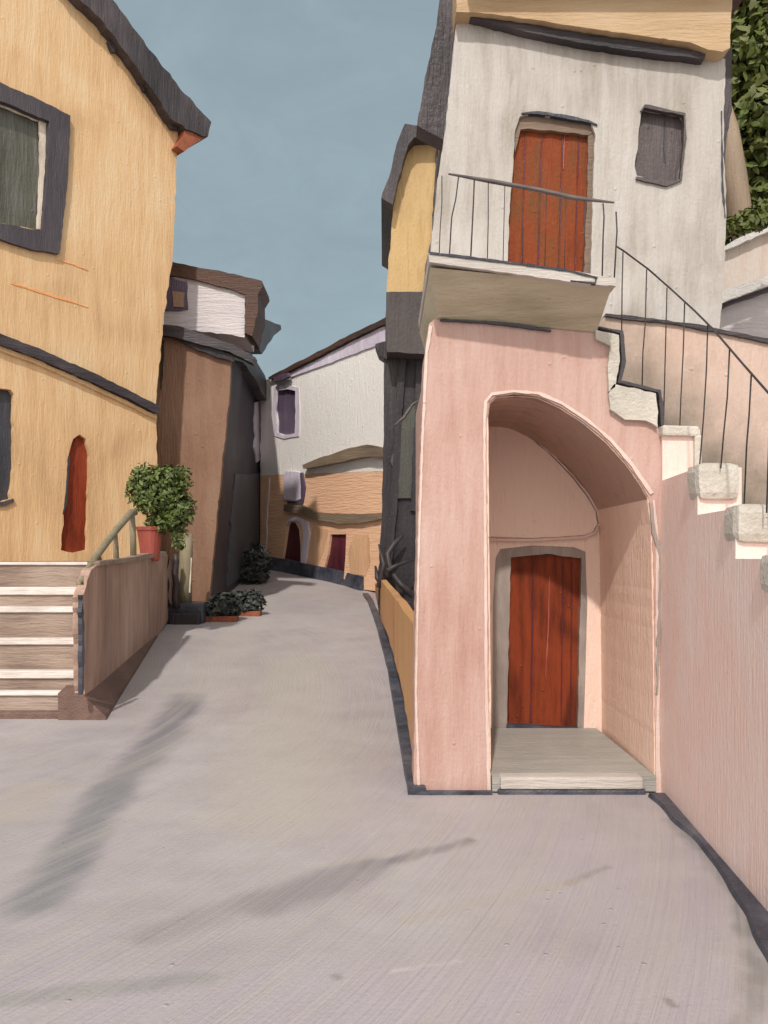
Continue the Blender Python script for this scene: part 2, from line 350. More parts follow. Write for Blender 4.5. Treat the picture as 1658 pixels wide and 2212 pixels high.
def road_mat():
    m = paint('shadow_streaked_grey_paving', [(164,154,158), (178,168,171), (188,181,182)], 1.12, 'n', .35, bump=.0, rough=.6, extra=strokes(segs), patch=.8)
    t = m.node_tree; L = t.links.new; b = [n for n in t.nodes if n.type == 'BSDF_PRINCIPLED'][0]
    tc = [n for n in t.nodes if n.type == 'TEX_COORD'][0]
    # the trowel swept this paving in long arcs about a far centre, so the marks are laid out in polar form
    sub = N(t, 'ShaderNodeVectorMath', operation='SUBTRACT'); L(tc.outputs['Object'], sub.inputs[0]); sub.inputs[1].default_value = (-16, 12, 0)
    ln = N(t, 'ShaderNodeVectorMath', operation='MULTIPLY'); L(sub.outputs[0], ln.inputs[0]); ln.inputs[1].default_value = (1, 1, 0)
    le = N(t, 'ShaderNodeVectorMath', operation='LENGTH'); L(ln.outputs[0], le.inputs[0])
    sp = N(t, 'ShaderNodeSeparateXYZ'); L(sub.outputs[0], sp.inputs[0])
    at = N(t, 'ShaderNodeMath', operation='ARCTAN2'); L(sp.outputs[1], at.inputs[0]); L(sp.outputs[0], at.inputs[1])
    cb = N(t, 'ShaderNodeCombineXYZ'); L(le.outputs['Value'], cb.inputs[0]); L(at.outputs[0], cb.inputs[1])
    mp = N(t, 'ShaderNodeMapping', Scale=(42, 7, 1)); L(cb.outputs[0], mp.inputs[0])
    n1 = N(t, 'ShaderNodeTexNoise', Scale=1.0, Detail=5.0, Roughness=.62, Distortion=.3); L(mp.outputs[0], n1.inputs[0])
    n2 = N(t, 'ShaderNodeTexNoise', Scale=38.0, Detail=3.0); L(tc.outputs['Object'], n2.inputs[0])
    vo = N(t, 'ShaderNodeTexVoronoi', Scale=5.0); L(tc.outputs['Object'], vo.inputs['Vector'])
    vm = N(t, 'ShaderNodeMapRange'); L(vo.outputs['Distance'], vm.inputs[0]); vm.inputs[1].default_value = .03; vm.inputs[2].default_value = .08; vm.inputs[3].default_value = .5; vm.inputs[4].default_value = 0
    ad = N(t, 'ShaderNodeMath', operation='MULTIPLY_ADD'); L(n2.outputs[0], ad.inputs[0]); ad.inputs[1].default_value = .3; L(n1.outputs[0], ad.inputs[2])
    a2 = N(t, 'ShaderNodeMath', operation='ADD'); L(ad.outputs[0], a2.inputs[0]); L(vm.outputs[0], a2.inputs[1])
    bp = N(t, 'ShaderNodeBump', Strength=.75, Distance=.02); L(a2.outputs[0], bp.inputs['Height']); L(bp.outputs[0], b.inputs['Normal'])
    # streaks of colour along the same arcs
    src = b.inputs['Base Color'].links[0].from_socket
    mp2 = N(t, 'ShaderNodeMapping', Scale=(5, 2.2, 1)); L(cb.outputs[0], mp2.inputs[0])
    n3 = N(t, 'ShaderNodeTexNoise', Scale=1.0, Detail=6.0, Roughness=.68, Distortion=.4); L(mp2.outputs[0], n3.inputs[0])
    mr = N(t, 'ShaderNodeMapRange'); L(n3.outputs[0], mr.inputs[0]); mr.inputs[1].default_value = .35; mr.inputs[2].default_value = .68; mr.inputs[3].default_value = 0; mr.inputs[4].default_value = .6
    mm = N(t, 'ShaderNodeMix', data_type='RGBA'); L(mr.outputs[0], mm.inputs[0]); L(src, mm.inputs[6]); mm.inputs[7].default_value = albedo((190,180,172), 1.2)
    L(mm.outputs[2], b.inputs['Base Color'])
    return m
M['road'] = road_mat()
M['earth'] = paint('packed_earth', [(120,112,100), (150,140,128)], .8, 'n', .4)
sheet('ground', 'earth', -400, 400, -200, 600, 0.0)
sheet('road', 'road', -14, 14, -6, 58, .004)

def kerb(name, mat, px, wl, wr, h, label=None):
    """dark gutter stone following a line of ground points"""
    pts = [gpt(u, v) for u, v in px]; V = []; Fc = []
    for i, p in enumerate(pts):
        d = (pts[min(i+1, len(pts)-1)]-pts[max(i-1, 0)]); d.z = 0; d.normalize(); s = Vector((d.y, -d.x, 0))
        k = 1+.25*noise.noise(p*2.1)
        V += [p-s*wl*k+Vector((0, 0, -.05)), p-s*wl*k*.8+Vector((0, 0, h)), p+s*wr*k*.8+Vector((0, 0, h)), p+s*wr*k+Vector((0, 0, -.05))]
    for i in range(len(pts)-1):
        a = i*4
        for k in range(3): Fc.append((a+k, a+k+1, a+k+5, a+k+4))
    Fc += [(0, 1, 2, 3), tuple(len(V)-4+k for k in range(4))]
    o = mesh(name, V, Fc, mat, None, pts[0]); o['kind'] = 'structure'; return o
def dense(px, k=6):
    r = []
    for (a, b) in zip(px[:-1], px[1:]):
        for i in range(k): t = i/k; r.append((a[0]+(b[0]-a[0])*t, a[1]+(b[1]-a[1])*t))
    return r+[px[-1]]
M['gutter'] = paint('dark_blue_gutter', [(34,36,44), (58,60,70), (86,84,88)], .75, 'n', 1.2, rough=.4)
kerb('kerb', 'gutter', dense([(890, 1718), (866, 1590), (842, 1450), (815, 1350), (796, 1300), (786, 1286)]), .04, .14, .07)
kerb('kerb', 'gutter', dense([(1432, 1722), (1500, 1782), (1560, 1842), (1620, 1918), (1662, 1985), (1720, 2110)]), .01, .15, .04)
kerb('kerb', 'gutter', dense([(905, 1716), (980, 1716), (1062, 1716)]), .02, .04, .035)

# ------------------------------------------------------------------ ochre house, left
PL = Plane((-(829/F)*17.5, 17.5), (-(489/F)*20, 20))
th = thing('ochre_house', 'ochre yellow house with dark sloping roof edge, large dark framed window and narrow red door', 'house', (-6, 19.5, 1.0))
win_in = [(-90, 190), (4, 220), (60, 243), (106, 262), (103, 380), (92, 500), (0, 482), (-90, 462)]
slot = [(-60, 834), (24, 842), (30, 852), (30, 1000), (24, 1078), (0, 1086), (-60, 1092)]
door = [(148, 985), (158, 948), (172, 938), (186, 948), (193, 985), (190, 1100), (188, 1188), (160, 1194), (131, 1188), (138, 1100)]
prism('wall', 'ochre', PL, [(-160, -260), (60, -160), (230, 20), (262, 80), (388, 262), (382, 320), (378, 440), (372, 560), (352, 700), (337, 866), (338, 960), (340, 1100), (345, 1310), (-160, 1310)], 0, .35, [win_in, slot, door], 1.6, th)
prism('side_wall', 'ochre', PL, [(-160, -200), (60, -100), (230, 60), (376, 275), (372, 440), (365, 560), (345, 700), (330, 866), (332, 1310), (-160, 1310)], -.352, 2.6, parent=th, jit=0)
prism('roof', 'slate', PL, [(30, -180), (100, -180), (244, 0), (288, 60), (345, 135), (400, 204), (456, 264), (449, 296), (402, 280), (368, 256), (340, 212), (304, 160), (256, 92), (216, 40), (172, 0), (120, -60)], .3, 3.3, parent=th, jit=2.2)
prism('eave_tip', 'tip', PL, Z1((1000, 700), (1060, 700), (1115, 745), (1050, 775), (995, 820), (955, 790), (985, 745)), .25, .4, parent=th)
for p in ((248, 102), (316, 187), (374, 268)):
    prism('purlin', 'slate', PL, [(p[0]-14, p[1]-14), (p[0]+16, p[1]-14), (p[0]+18, p[1]+12), (p[0]-4, p[1]+10)], .12, .2, parent=th, jit=2)
f = prism('window', 'frame', PL, [(-90, 150), (0, 178), (80, 214), (152, 250), (150, 330), (142, 430), (128, 548), (70, 540), (0, 516), (-90, 500)], .10, .14, [win_in], 1.5, th)
prism('pane', 'glass', PL, [(-95, 170), (112, 245), (110, 400), (96, 520), (-95, 480)], -.12, .04, parent=f, jit=0)
prism('sash', 'sash', PL, [(84, 252), (106, 262), (103, 380), (94, 498), (80, 494), (86, 380)], -.04, .05, parent=f)
prism('sash', 'sash', PL, [(-90, 192), (4, 220), (60, 243), (84, 254), (82, 262), (50, 250), (0, 230), (-90, 204)], -.05, .04, parent=f)
band('mullion', 'night', PL, [(103, 330), (98, 400), (93, 455)], [3, 7, 5], -.02, .05, f)
prism('window', 'night', PL, [(-64, 826), (34, 836), (36, 1000), (30, 1092), (-64, 1100)], -.14, .05, parent=th, jit=0)
band('sill', 'frame', PL, [(-60, 1090), (10, 1088), (30, 1080)], [10, 10, 6], .05, .12, th)
prism('door', 'red', PL, [(x+(-4 if x < 162 else 4), y+(6 if y > 1000 else -6)) for x, y in door], -.1, .06, parent=th, jit=0)
band('door_edge', 'night', PL, [(149, 985), (146, 1040), (142, 1090), (136, 1110)], [3, 5, 4, 2], .01, .05, th)
band('string_course', 'slate_h', PL, [(-160, 665), (0, 732), (80, 762), (180, 806), (270, 848), (345, 886)], [22, 22, 20, 20, 17, 15], .16, .2, th)
band('string_course_bed', 'ochre', PL, [(-160, 685), (0, 752), (80, 782), (180, 826), (270, 868), (338, 902)], [10, 10, 9, 8, 8, 7], .06, .1, th)
M['crack'] = paint('orange_wash_line', [(190,120,70), (205,145,95)], .62, 'h', 1)
band('render_line', 'crack', PL, [(25, 612), (90, 632), (150, 650), (190, 664)], [2, 4, 4, 1], .012, .02, th)
band('render_line', 'crack', PL, [(120, 560), (160, 572), (190, 584)], [1, 3, 2], .012, .02, th)

# ------------------------------------------------------------------ steps up to the ochre house
st = thing('front_steps', 'brown stone steps and raised landing in front of the ochre house', 'steps', (-4.8, 12.5, 0))
n = 6; y0 = 11.3; run = .36; tops = [1495, 1450, 1380, 1312, 1270, 1216]
zs = []
for i in range(n):
    y = y0+run*i; zt = EYE-(tops[i]-HZ)/F*y; zs.append(zt)
def side_x(y): return -3.86-.118*(y-11.3)
zprev = 0
for i in range(n):
    y = y0+run*i; xr = side_x(y); zt = zs[i]
    yb = y+run+.02 if i < n-1 else 20.2
    if i < n-1:
        s = hull('step', 'stepstone', [(-9, y, -.05), (xr, y, -.05), (xr, yb, -.05), (-9, yb, -.05)], [(-9, y, zt), (xr, y, zt), (xr, yb, zt), (-9, yb, zt)], st)
    else:
        s = hull('landing', 'stepstone', [(-9.5, y, -.05), (side_x(y), y, -.05), (side_x(20), 20.2, -.05), (-9.5, 20.2, -.05)], [(-9.5, y, zt), (side_x(y), y, zt), (side_x(20), 20.2, zt), (-9.5, 20.2, zt)], st)
    hgt = [.05, .1, .085, .08, .11, .04][i]
    bx = box('nosing', 'nosing', -8.9, xr-(.12 if i else .02), y-.035, y+.12, zt-hgt+.01, zt+.012, s, bev=.012)
    zprev = zt
box('bottom_step', 'plinth', -9, side_x(11.1)+.05, 11.12, 11.29, -.05, .12, st, bev=.02)
# side wall of the landing, facing the street
PS = Plane((side_x(11.3)+.03, 11.3), (side_x(20)+.03, 20))
sw = prism('side_wall', 'sidewall', PS, [(178, 1290), (196, 1232), (215, 1216), (262, 1212), (300, 1204), (352, 1196), (362, 1198), (366, 1335), (300, 1440), (240, 1540), (182, 1560)], .03, .12, parent=st, jit=1.5)
band('coping', 'stepstone', PS, [(215, 1217), (262, 1212), (310, 1203), (360, 1196)], 9, .07, .16, st)
band('corner_line', 'night', PS, [(178, 1285), (180, 1360), (180, 1430), (179, 1500)], [3, 5, 5, 2], .07, .05, st)
pts = [(228, 1556), (262, 1500), (318, 1410), (366, 1332)]
V = []; Fc = []
for i, (u, v) in enumerate(dense(pts, 4)):
    p = gpt(u, v); k = 1-.5*i/12
    V += [p+Vector((.02, 0, -.05)), p+Vector((0, 0, .05)), p+Vector((-.30*k, 0, .16+.18*k)), p+Vector((-.6, 0, .16+.18*k)), p+Vector((-.6, 0, -.05))]
m_ = len(V)//5
for i in range(m_-1):
    for k in range(5): a = i*5; Fc.append((a+k, a+(k+1) % 5, a+5+(k+1) % 5, a+5+k))
Fc += [(0, 1, 2, 3, 4), tuple(len(V)-5+k for k in range(5))]
mesh('plinth', 'plinth', V, Fc, 'plinth' and None or None, None) if False else mesh('plinth', V, Fc, 'plinth', st)
# ------------------------------------------------------------------ railing on the steps
rl = thing('stair_railing', 'olive grey handrail sloping up the brown steps beside the landing', 'railing', (side_x(12)-.02, 12, zs[1]))
a = PS.pt(172, 1262, -.05); b = PS.pt(205, 1205, -.05); c = PS.pt(246, 1150, -.05); d = PS.pt(284, 1106, -.05); e = PS.pt(310, 1118, -.05)
rod('handrail', 'olive', [PS.pt(176, 1280, -.05), a, b, c, d, PS.pt(292, 1108, -.05)], [.03, .045, .05, .055, .06, .05], rl)
for (u, v0, v1, r) in ((284, 1106, 1215, .055), (247, 1150, 1222, .045), (212, 1196, 1222, .035)):
    rod('post', 'olive', [PS.pt(u, v0, -.05), PS.pt(u+3, (v0+v1)/2, -.05), PS.pt(u+4, v1, -.05)], r, rl)

# ------------------------------------------------------------------ potted bush and things at the end of the landing
def lathe(name, mat, c, prof, parent, seg=20):
    V = []; Fc = []
    for r, z in prof:
        for k in range(seg): t = 2*math.pi*k/seg; V.append((c[0]+r*math.cos(t), c[1]+r*math.sin(t), c[2]+z))
    for i in range(len(prof)-1):
        for k in range(seg): q = i*seg; Fc.append((q+k, q+(k+1) % seg, q+seg+(k+1) % seg, q+seg+k))
    Fc += [tuple(range(seg)), tuple(range(len(V)-seg, len(V)))]
    o = mesh(name, V, Fc, mat, parent); return o
yb = 17.0
def at(u, v, y): r = ray(u, v); return Vector((r.x*y, y, EYE+r.z*y))
pc = at(324, 1203, yb)
pc.z = zs[-1]
pb = thing('potted_bush', 'round green bush in a red pot on the end of the landing', 'potted plant', pc)
h_ = at(324, 1138, yb).z-pc.z
pot = lathe('pot', 'pot', pc, [(.15, 0), (.17, .02), (.21, h_*.55), (.245, h_*.9), (.265, h_*.9), (.27, h_), (.23, h_), (.22, h_*.93)], pb)
rod('stem', 'bark', [pc+Vector((0, 0, h_*.6)), pc+Vector((.05, 0, h_+.15)), pc+Vector((.12, 0, h_+.5))], [.05, .045, .03], pb)
cc = at(348, 1072, yb)
leaves('foliage', 'leaf', [(cc, (.50, .42, .50)), (at(385, 1100, yb), (.34, .34, .42)), (at(312, 1060, yb), (.36, .36, .42)), (at(375, 1035, yb), (.38, .34, .32)), (at(318, 1030, yb), (.32, .3, .3)), (at(352, 1130, yb), (.36, .3, .22)), (at(388, 1155, yb), (.16, .16, .36))], 4200, .055, pb, shell=.35)

ps = gpt(405, 1346); yy = ps.y
bl = thing('stone_block', 'low dark stone block at the foot of the brown wall beside the landing', 'stone block', ps)
o = box('slab', 'gutter', at(366, 0, yy).x, at(442, 0, yy).x, yy-.1, yy+.9, ps.z-.1, at(0, 1303, yy).z, bl, bev=.05)
o = box('slab', 'darkfront', at(372, 0, yy).x, at(436, 0, yy).x, yy-.25, yy-.11, ps.z-.1, at(0, 1322, yy).z, bl, bev=.04)
wp = thing('wooden_post', 'short olive wooden post standing on the dark stone block', 'post', at(398, 1303, yy+.3))
rod('shaft', 'olive', [at(398, 1306, yy+.3), at(399, 1250, yy+.3), at(402, 1190, yy+.3), at(404, 1152, yy+.3)], [.17, .16, .15, .12], wp, seg=8)
band('strap', 'sash', Plane((0, yy+.1), (1, yy+.1)), [(413, 1205), (409, 1280)], 3, .03, .03, wp)
ip = thing('iron_posts', 'pair of dark twisted iron posts at the corner of the landing', 'post', at(370, 1310, yy-.2))
for du in (358, 380):
    rod('post', 'iron', [at(du+q, v, yy-.2) for q, v in ((2, 1312), (-2, 1290), (1, 1262), (-3, 1236), (1, 1212), (-1, 1196))], [.09, .07, .08, .06, .07, .04], ip)

# ------------------------------------------------------------------ brown house with a white attic
PB = Plane((-5, 21.3), (-4, 21.3))
bh = thing('brown_house', 'tall brown rendered house with a white attic storey and umber roof', 'house', (-4.9, 24.5, gz(23)))
PA = Plane((-5, 21.7), (-4, 21.7))
prism('wall', 'brown', PB, [(330, 720), (352, 720), (430, 738), (500, 764), (496, 850), (484, 960), (474, 1060), (462, 1180), (447, 1340), (330, 1350)], 0, .2, parent=bh, jit=1.4)
prism('attic_wall', 'lilac', PA, Z4((60, 90), (130, 85), (300, 120), (550, 190), (545, 460), (440, 440), (60, 400)), 0, 1.6, parent=bh)
box('side_wall', 'brown', -9, -5.0, 21.51, 26, 0, 7.2, bh)
prism('roof', 'umber', PA, Z4((60, 10), (110, 5), (250, 35), (450, 75), (650, 120), (655, 150), (625, 200), (622, 330), (590, 450), (545, 430), (552, 200), (450, 165), (300, 125), (130, 88), (60, 100)), .1, 1.3, parent=bh, jit=1.8)
prism('window', 'violet', PA, Z4((60, 90), (200, 125), (205, 290), (150, 300), (60, 300)), .04, .06, parent=bh)
prism('window_board', 'tan', PA, Z4((110, 180), (185, 190), (180, 280), (120, 275)), .07, .04, parent=bh)
band('eave', 'slate_h', PB, [(345, 712), (380, 716), (440, 735), (500, 752), (548, 778)], [22, 26, 22, 18, 14], .22, .4, bh)
band('eave_shadow_strip', 'darkfront', PB, Z4((130, 450), (280, 510), (480, 590)), [10, 22, 12], .12, .12, bh)  # dark strip standing in for the shadow under the eave
band('drain_pipe', 'iron', PB, [(352, 735), (350, 780), (347, 840)], [4, 4, 2], .06, .05, bh)

PD = Plane((-4.5, 23), (-4.3, 32.5))
dh = thing('dark_house', 'dark sooty house side with blue grey shutter running up the alley', 'house', (-4.6, 28, gz(28)))
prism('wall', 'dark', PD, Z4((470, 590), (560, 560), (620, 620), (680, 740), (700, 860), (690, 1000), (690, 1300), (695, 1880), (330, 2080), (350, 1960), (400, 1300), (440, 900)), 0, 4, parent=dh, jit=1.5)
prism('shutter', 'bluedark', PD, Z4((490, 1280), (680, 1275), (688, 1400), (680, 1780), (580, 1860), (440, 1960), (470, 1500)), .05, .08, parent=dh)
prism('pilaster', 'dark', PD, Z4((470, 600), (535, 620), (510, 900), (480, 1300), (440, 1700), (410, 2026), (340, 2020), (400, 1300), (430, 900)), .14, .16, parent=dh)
prism('sunlit_slit', 'paleviolet', PD, Z4((612, 850), (650, 840), (660, 1000), (655, 1180), (620, 1210), (605, 1120)), .05, .1, parent=dh)  # sunlit window slit, the sunlight put into its pale colour
band('eave', 'slate_h', PD, Z4((470, 560), (560, 580), (640, 700), (690, 830)), [22, 26, 22, 14], .35, .45, dh)
prism('gable', 'tan', PD, Z4((560, 420), (690, 430), (650, 560), (600, 520)), .1, 2, parent=dh)
prism('roof', 'slate', PD, Z4((600, 335), (640, 340), (760, 385), (765, 410), (720, 450), (670, 530), (650, 560), (620, 470), (590, 440)), .25, 2, parent=dh, jit=1.8)

# dark shrubs in low boxes at the foot of the dark house
for i, (u, v, s, lab) in enumerate(((478, 1342, .95, 'dark spiky shrub in a terracotta box, nearest the stone block'), (532, 1330, .9, 'dark shrub in a terracotta box at the edge of the road'))):
    p = gpt(u, v)
    t_ = thing('potted_shrub', lab, 'potted plant', p, 'dark shrubs at the foot of the dark house')
    w_ = .38*s
    box('planter', 'tip', p.x-w_, p.x+w_, p.y-.14, p.y+.2, p.z-.02, p.z+.13*s, t_, bev=.02)
    leaves('foliage', 'leafdark', [(p+Vector((0, .05, .34*s)), (.52*s, .28, .3*s)), (p+Vector((.18, 0, .5*s)), (.25*s, .2, .24*s)), (p+Vector((-.2, 0, .22*s)), (.25*s, .2, .2*s))], 900, .075, t_, up=.8)
bs = thing('shrub', 'dark shrub climbing the foot of the blue grey shutter', 'shrub', gpt(562, 1262))
p = gpt(562, 1262)
rod('stem', 'iron', [p, p+Vector((-.05, 0, .8))], [.05, .03], bs)
leaves('foliage', 'leafdark', [(p+Vector((-.1, .1, .6)), (.45, .35, .7)), (p+Vector((-.35, .1, .25)), (.4, .3, .35))], 1300, .08, bs, up=.5)

# ------------------------------------------------------------------ white house at the end of the street
PC = Plane((-.39, 25.6), (-4.0, 30.0))
ch = thing('white_house', 'white house with peach ground floor closing the end of the street', 'house', (-2.4, 30, gz(30)))
winC = Z4((738, 775), (800, 768), (850, 780), (852, 900), (845, 1035), (780, 1045), (742, 1030), (732, 900))
prism('wall', 'farwhite', PC, Z4((640, 740), (700, 700), (760, 680), (1000, 560), (1240, 440), (1400, 375), (1420, 1260), (640, 1290)), 0, .3, [winC], 1.4, ch)
d1 = Z4((800, 1590), (815, 1565), (850, 1570), (872, 1610), (880, 1700), (882, 1850), (765, 1830), (785, 1700))
d2 = Z4((1060, 1640), (1155, 1640), (1150, 1780), (1140, 1912), (1010, 1890), (1045, 1760))
prism('ground_floor_wall', 'peach', PC, Z4((640, 1288), (1420, 1258), (1420, 1990), (640, 1900)), .0, .3, [d1, d2], 0, ch)
prism('side_wall', 'farwhite', PC, Z4((640, 760), (760, 700), (1000, 580), (1240, 460), (1400, 400), (1420, 1990), (640, 1900)), -.302, 2, parent=ch, jit=0)
band('roof', 'umber', PC, Z4((690, 705), (760, 672), (960, 572), (1180, 458), (1400, 352)), [5, 8, 9, 11, 12], .15, 2.0, ch, jit=1.2)
band('verge_board', 'violet', PC, Z4((720, 712), (770, 696), (805, 682)), [8, 14, 9], .22, .1, ch)
band('roof_shade_band', 'paleviolet', PC, Z4((820, 690), (1000, 610), (1200, 520), (1400, 430)), [6, 16, 26, 30], .05, .08, ch)  # violet band painted in as the shade below the roof line
wn = prism('window', 'violet', PC, Z4((700, 740), (880, 740), (880, 1070), (700, 1070)), -.08, .05, parent=ch, jit=0)
prism('window_surround', 'paleviolet', PC, Z4((722, 758), (800, 742), (870, 760), (875, 900), (870, 1055), (780, 1068), (726, 1050), (714, 900)), .03, .05, [winC], 1.4, ch)
band('cornice', 'greytan', PC, Z4((895, 1235), (1000, 1205), (1150, 1165), (1280, 1138), (1380, 1150)), [8, 18, 24, 26, 20], .22, .3, ch)
prism('shutter', 'paleviolet', PC, Z4((790, 1262), (870, 1268), (880, 1430), (850, 1442), (782, 1430), (776, 1300)), .08, .1, parent=ch)
band('shutter_edge', 'violet', PC, Z4((884, 1270), (895, 1360), (885, 1450), (800, 1448)), [5, 8, 6, 5], .06, .06, ch)
band('string_course', 'greytan', PC, Z4((780, 1480), (880, 1490), (960, 1530), (1100, 1545), (1230, 1545), (1360, 1530)), [14, 18, 18, 22, 20, 14], .12, .16, ch)
prism('arched_door', 'maroon', PC, [(x+(2 if x > 625 else -2), y) for x, y in d1], -.1, .05, parent=ch, jit=0)
band('door_surround', 'paleviolet', PC, Z4((795, 1575), (812, 1552), (860, 1545), (905, 1575), (915, 1640), (905, 1740), (890, 1850)), [4, 6, 8, 12, 13, 12, 8], .06, .1, ch)
prism('door', 'maroon', PC, Z4((1030, 1630), (1165, 1630), (1160, 1920), (1000, 1900)), -.08, .05, parent=ch, jit=0)
prism('plaster_patch', 'peach2', PC, Z4((1200, 1640), (1290, 1640), (1300, 1800), (1270, 1890), (1180, 1880), (1165, 1760)), .015, .03, parent=ch)
prism('plaster_patch', 'peach2', PC, Z4((950, 1600), (1050, 1610), (1010, 1760), (960, 1880), (920, 1870), (925, 1740)), .015, .03, parent=ch)
band('corner_strip', 'pinkedge', PC, Z4((692, 1300), (676, 1500), (668, 1800)), [2, 4, 3], .03, .05, ch)
kerb('kerb', 'gutter', dense(Z4((690, 1845), (800, 1862), (950, 1895), (1100, 1925), (1280, 1975)), 5), .25, .2, .4)

# ------------------------------------------------------------------ tall alley house, right of the street
PE = Plane((0, 20), (1, 20)); PE2 = Plane((0, 20.4), (1, 20.4))
ah = thing('alley_house', 'tall narrow house with yellow top storey over a dark sooty lower wall', 'house', (.5, 21.5, gz(20.4)))
prism('upper_wall', 'ochre2', PE, Z5((150, 560), (300, 560), (330, 600), (330, 1250), (75, 1215), (82, 1100), (100, 880), (120, 700)), 0, 4, parent=ah)
prism('roof', 'slate', PE, Z5((150, 515), (330, 540), (330, 570), (190, 572), (165, 600), (140, 680), (115, 780), (98, 850), (52, 822), (90, 720), (115, 600)), .4, 4.6, parent=ah, jit=1.6)
band('downpipe', 'slate', PE, Z5((285, 620), (275, 800), (262, 1000), (240, 1100), (235, 1220)), [3, 4, 3, 4, 8], .08, .08, ah)
prism('jetty', 'greybox', PE, Z4((1395, 188), (1700, 180), (1700, 545), (1640, 560), (1400, 545), (1392, 400)), .25, 4, parent=ah)
prism('lower_wall', 'darkfront', PE2, Z4((1385, 545), (1700, 540), (1700, 2300), (1350, 2300), (1345, 1900), (1370, 1500), (1380, 1000)), 0, 4, parent=ah)
prism('wall_ledge', 'slate', PE2, Z4((1330, 500), (1400, 480), (1400, 590), (1350, 560)), .1, .6, parent=ah)
for q in (((1500, 560), (1470, 900), (1440, 1500), (1400, 1900)), ((1600, 560), (1590, 800), (1560, 1500))):
    band('pilaster', 'darkfront', PE2, Z4(*q), 14, .09, .1, ah)
prism('render_patch', 'patch', PE2, Z4((1440, 980), (1500, 930), (1545, 860), (1612, 820), (1612, 1100), (1600, 1430), (1500, 1420), (1430, 1425), (1445, 1300), (1420, 1200), (1455, 1080)), .07, .1, parent=ah, jit=2)
band('render_edge', 'rail', PE2, Z4((1445, 985), (1500, 935), (1550, 860), (1600, 830)), [2, 4, 3, 1], .1, .05, ah)

# gnarled shrub at the foot of the alley wall
gp = gpt(812, 1300)
gs = thing('dry_shrub', 'gnarled dark shrub with dry branches at the foot of the alley wall', 'shrub', at(835, 1275, 19.6))
B4 = lambda *ps: [at(*Z4(p)[0], 19.6+.1*i) for i, p in enumerate(ps)]
for q, r in ((((1560, 2010), (1480, 1940), (1420, 1860), (1400, 1760), (1440, 1700), (1500, 1640)), .07), (((1540, 2060), (1400, 1990), (1340, 1900), (1330, 1830)), .06), (((1400, 1860), (1450, 1830), (1560, 1790)), .05), (((1350, 1960), (1380, 1820), (1350, 1700)), .05)):
    rod('branch', 'iron', B4(*q), [r*1.2]+[r]*(len(q)-2)+[r*.4], gs)

# ------------------------------------------------------------------ low ochre retaining wall along the road
a_ = gpt(901, 1712); b_ = gpt(812, 1304)
PR = Plane((a_.x+.03, a_.y), (b_.x+.03, b_.y))
prism('retaining_wall', 'rust', PR, [(902, 1716), (886, 1600), (866, 1480), (840, 1378), (814, 1318), (798, 1290), (804, 1266), (822, 1252), (850, 1290), (893, 1350), (900, 1500)], 0, .12, jit=1.4, loc=(a_.x, a_.y, 0))
tag(bpy.data.objects['retaining_wall'], 'low ochre brown wall sloping along the road beside the pink house', 'wall')

# ------------------------------------------------------------------ pink and white house, right
YP = 7.8
PP = Plane((0, YP), (1, YP)); PW = Plane((0, 9.5), (1, 9.5)); YN = 9.3; PN = Plane((0, YN), (1, YN))
ph = thing('pink_house', 'pink house with arched door recess, white upper storey and balcony', 'house', (1.3, 8.8, 0))
arch = [(1056, 1730), (1056, 1500), (1053, 1200), (1051, 1000), (1051, 905), (1056, 868), (1070, 856), (1110, 852), (1160, 856), (1210, 878), (1262, 912), (1312, 955), (1352, 1000), (1382, 1042), (1400, 1075), (1408, 1130), (1412, 1300), (1414, 1500), (1416, 1730)]
front = [(903, 1716), (893, 1690), (896, 1400), (906, 1000), (918, 760), (926, 700), (940, 688), (1120, 700), (1290, 716), (1330, 730), (1326, 800), (1326, 840), (1370, 846), (1412, 854), (1420, 926), (1432, 932), (1432, 1728), (1416.5, 1730), (1056, 1730), (1050, 1716)]
# front wall, the recess is a bay of its outline: the ring runs round the arch
ring = front[:16]+[(1432, 1728)]+arch[::-1]
seen = []
for p in ring:
    if not seen or (abs(p[0]-seen[-1][0])+abs(p[1]-seen[-1][1])) > .5: seen.append(p)
prism('wall', 'pink', PP, seen, 0, .5, jit=1.2, parent=ph)
# body of masonry round the recess
box('side_wall', 'pink', .45, .93, YP+.502, 12.5, 0, 4.1, ph)
box('upper_masonry', 'pink', .94, 2.02, YP+.52, 12.5, 3.66, 4.1, ph)
box('rear_wall', 'pink', .94, 2.6, 9.62, 12.5, 0, 3.655, ph)
# lining of the recess
def lining(name, mat, pts, o1, o2, inset=0):
    V = []; Fc = []
    pts = rough_line([tuple(map(float, p)) for p in pts], .6, 14, closed=False)
    k = YN/9.93*1.02
    for u, v in pts:
        p = PP.pt(u, v, o1); q = Vector((p.x*k, YN*1.02, EYE+(p.z-EYE)*k)); V += [p, q, q]     # the sides splay in towards the door
    n_ = len(pts)
    for i in range(n_-1): a = i*3; Fc.append((a, a+3, a+4, a+1))
    o = mesh(name, V, Fc, mat, ph, recalc=False)
    b = bmesh.new(); b.from_mesh(o.data); bmesh.ops.delete(b, geom=[v for v in b.verts if not v.link_faces], context='VERTS')
    bmesh.ops.solidify(b, geom=b.faces[:], thickness=.0); b.to_mesh(o.data); b.free()
    md = o.modifiers.new('thickness', 'SOLIDIFY'); md.thickness = .03; md.offset = 0
    return o
inn = lambda pts, dx, dy: [(x+dx, y+dy) for x, y in pts]
lining('arch_soffit', 'soffit', inn(arch[4:15], -.5, 1), -.012, 2.2)
lining('recess_jamb', 'jamb', inn(arch[14:], -1, 1), -.012, 2.2)
lining('recess_jamb', 'jamb', inn(arch[:5], 1, 0), -.012, 2.2)
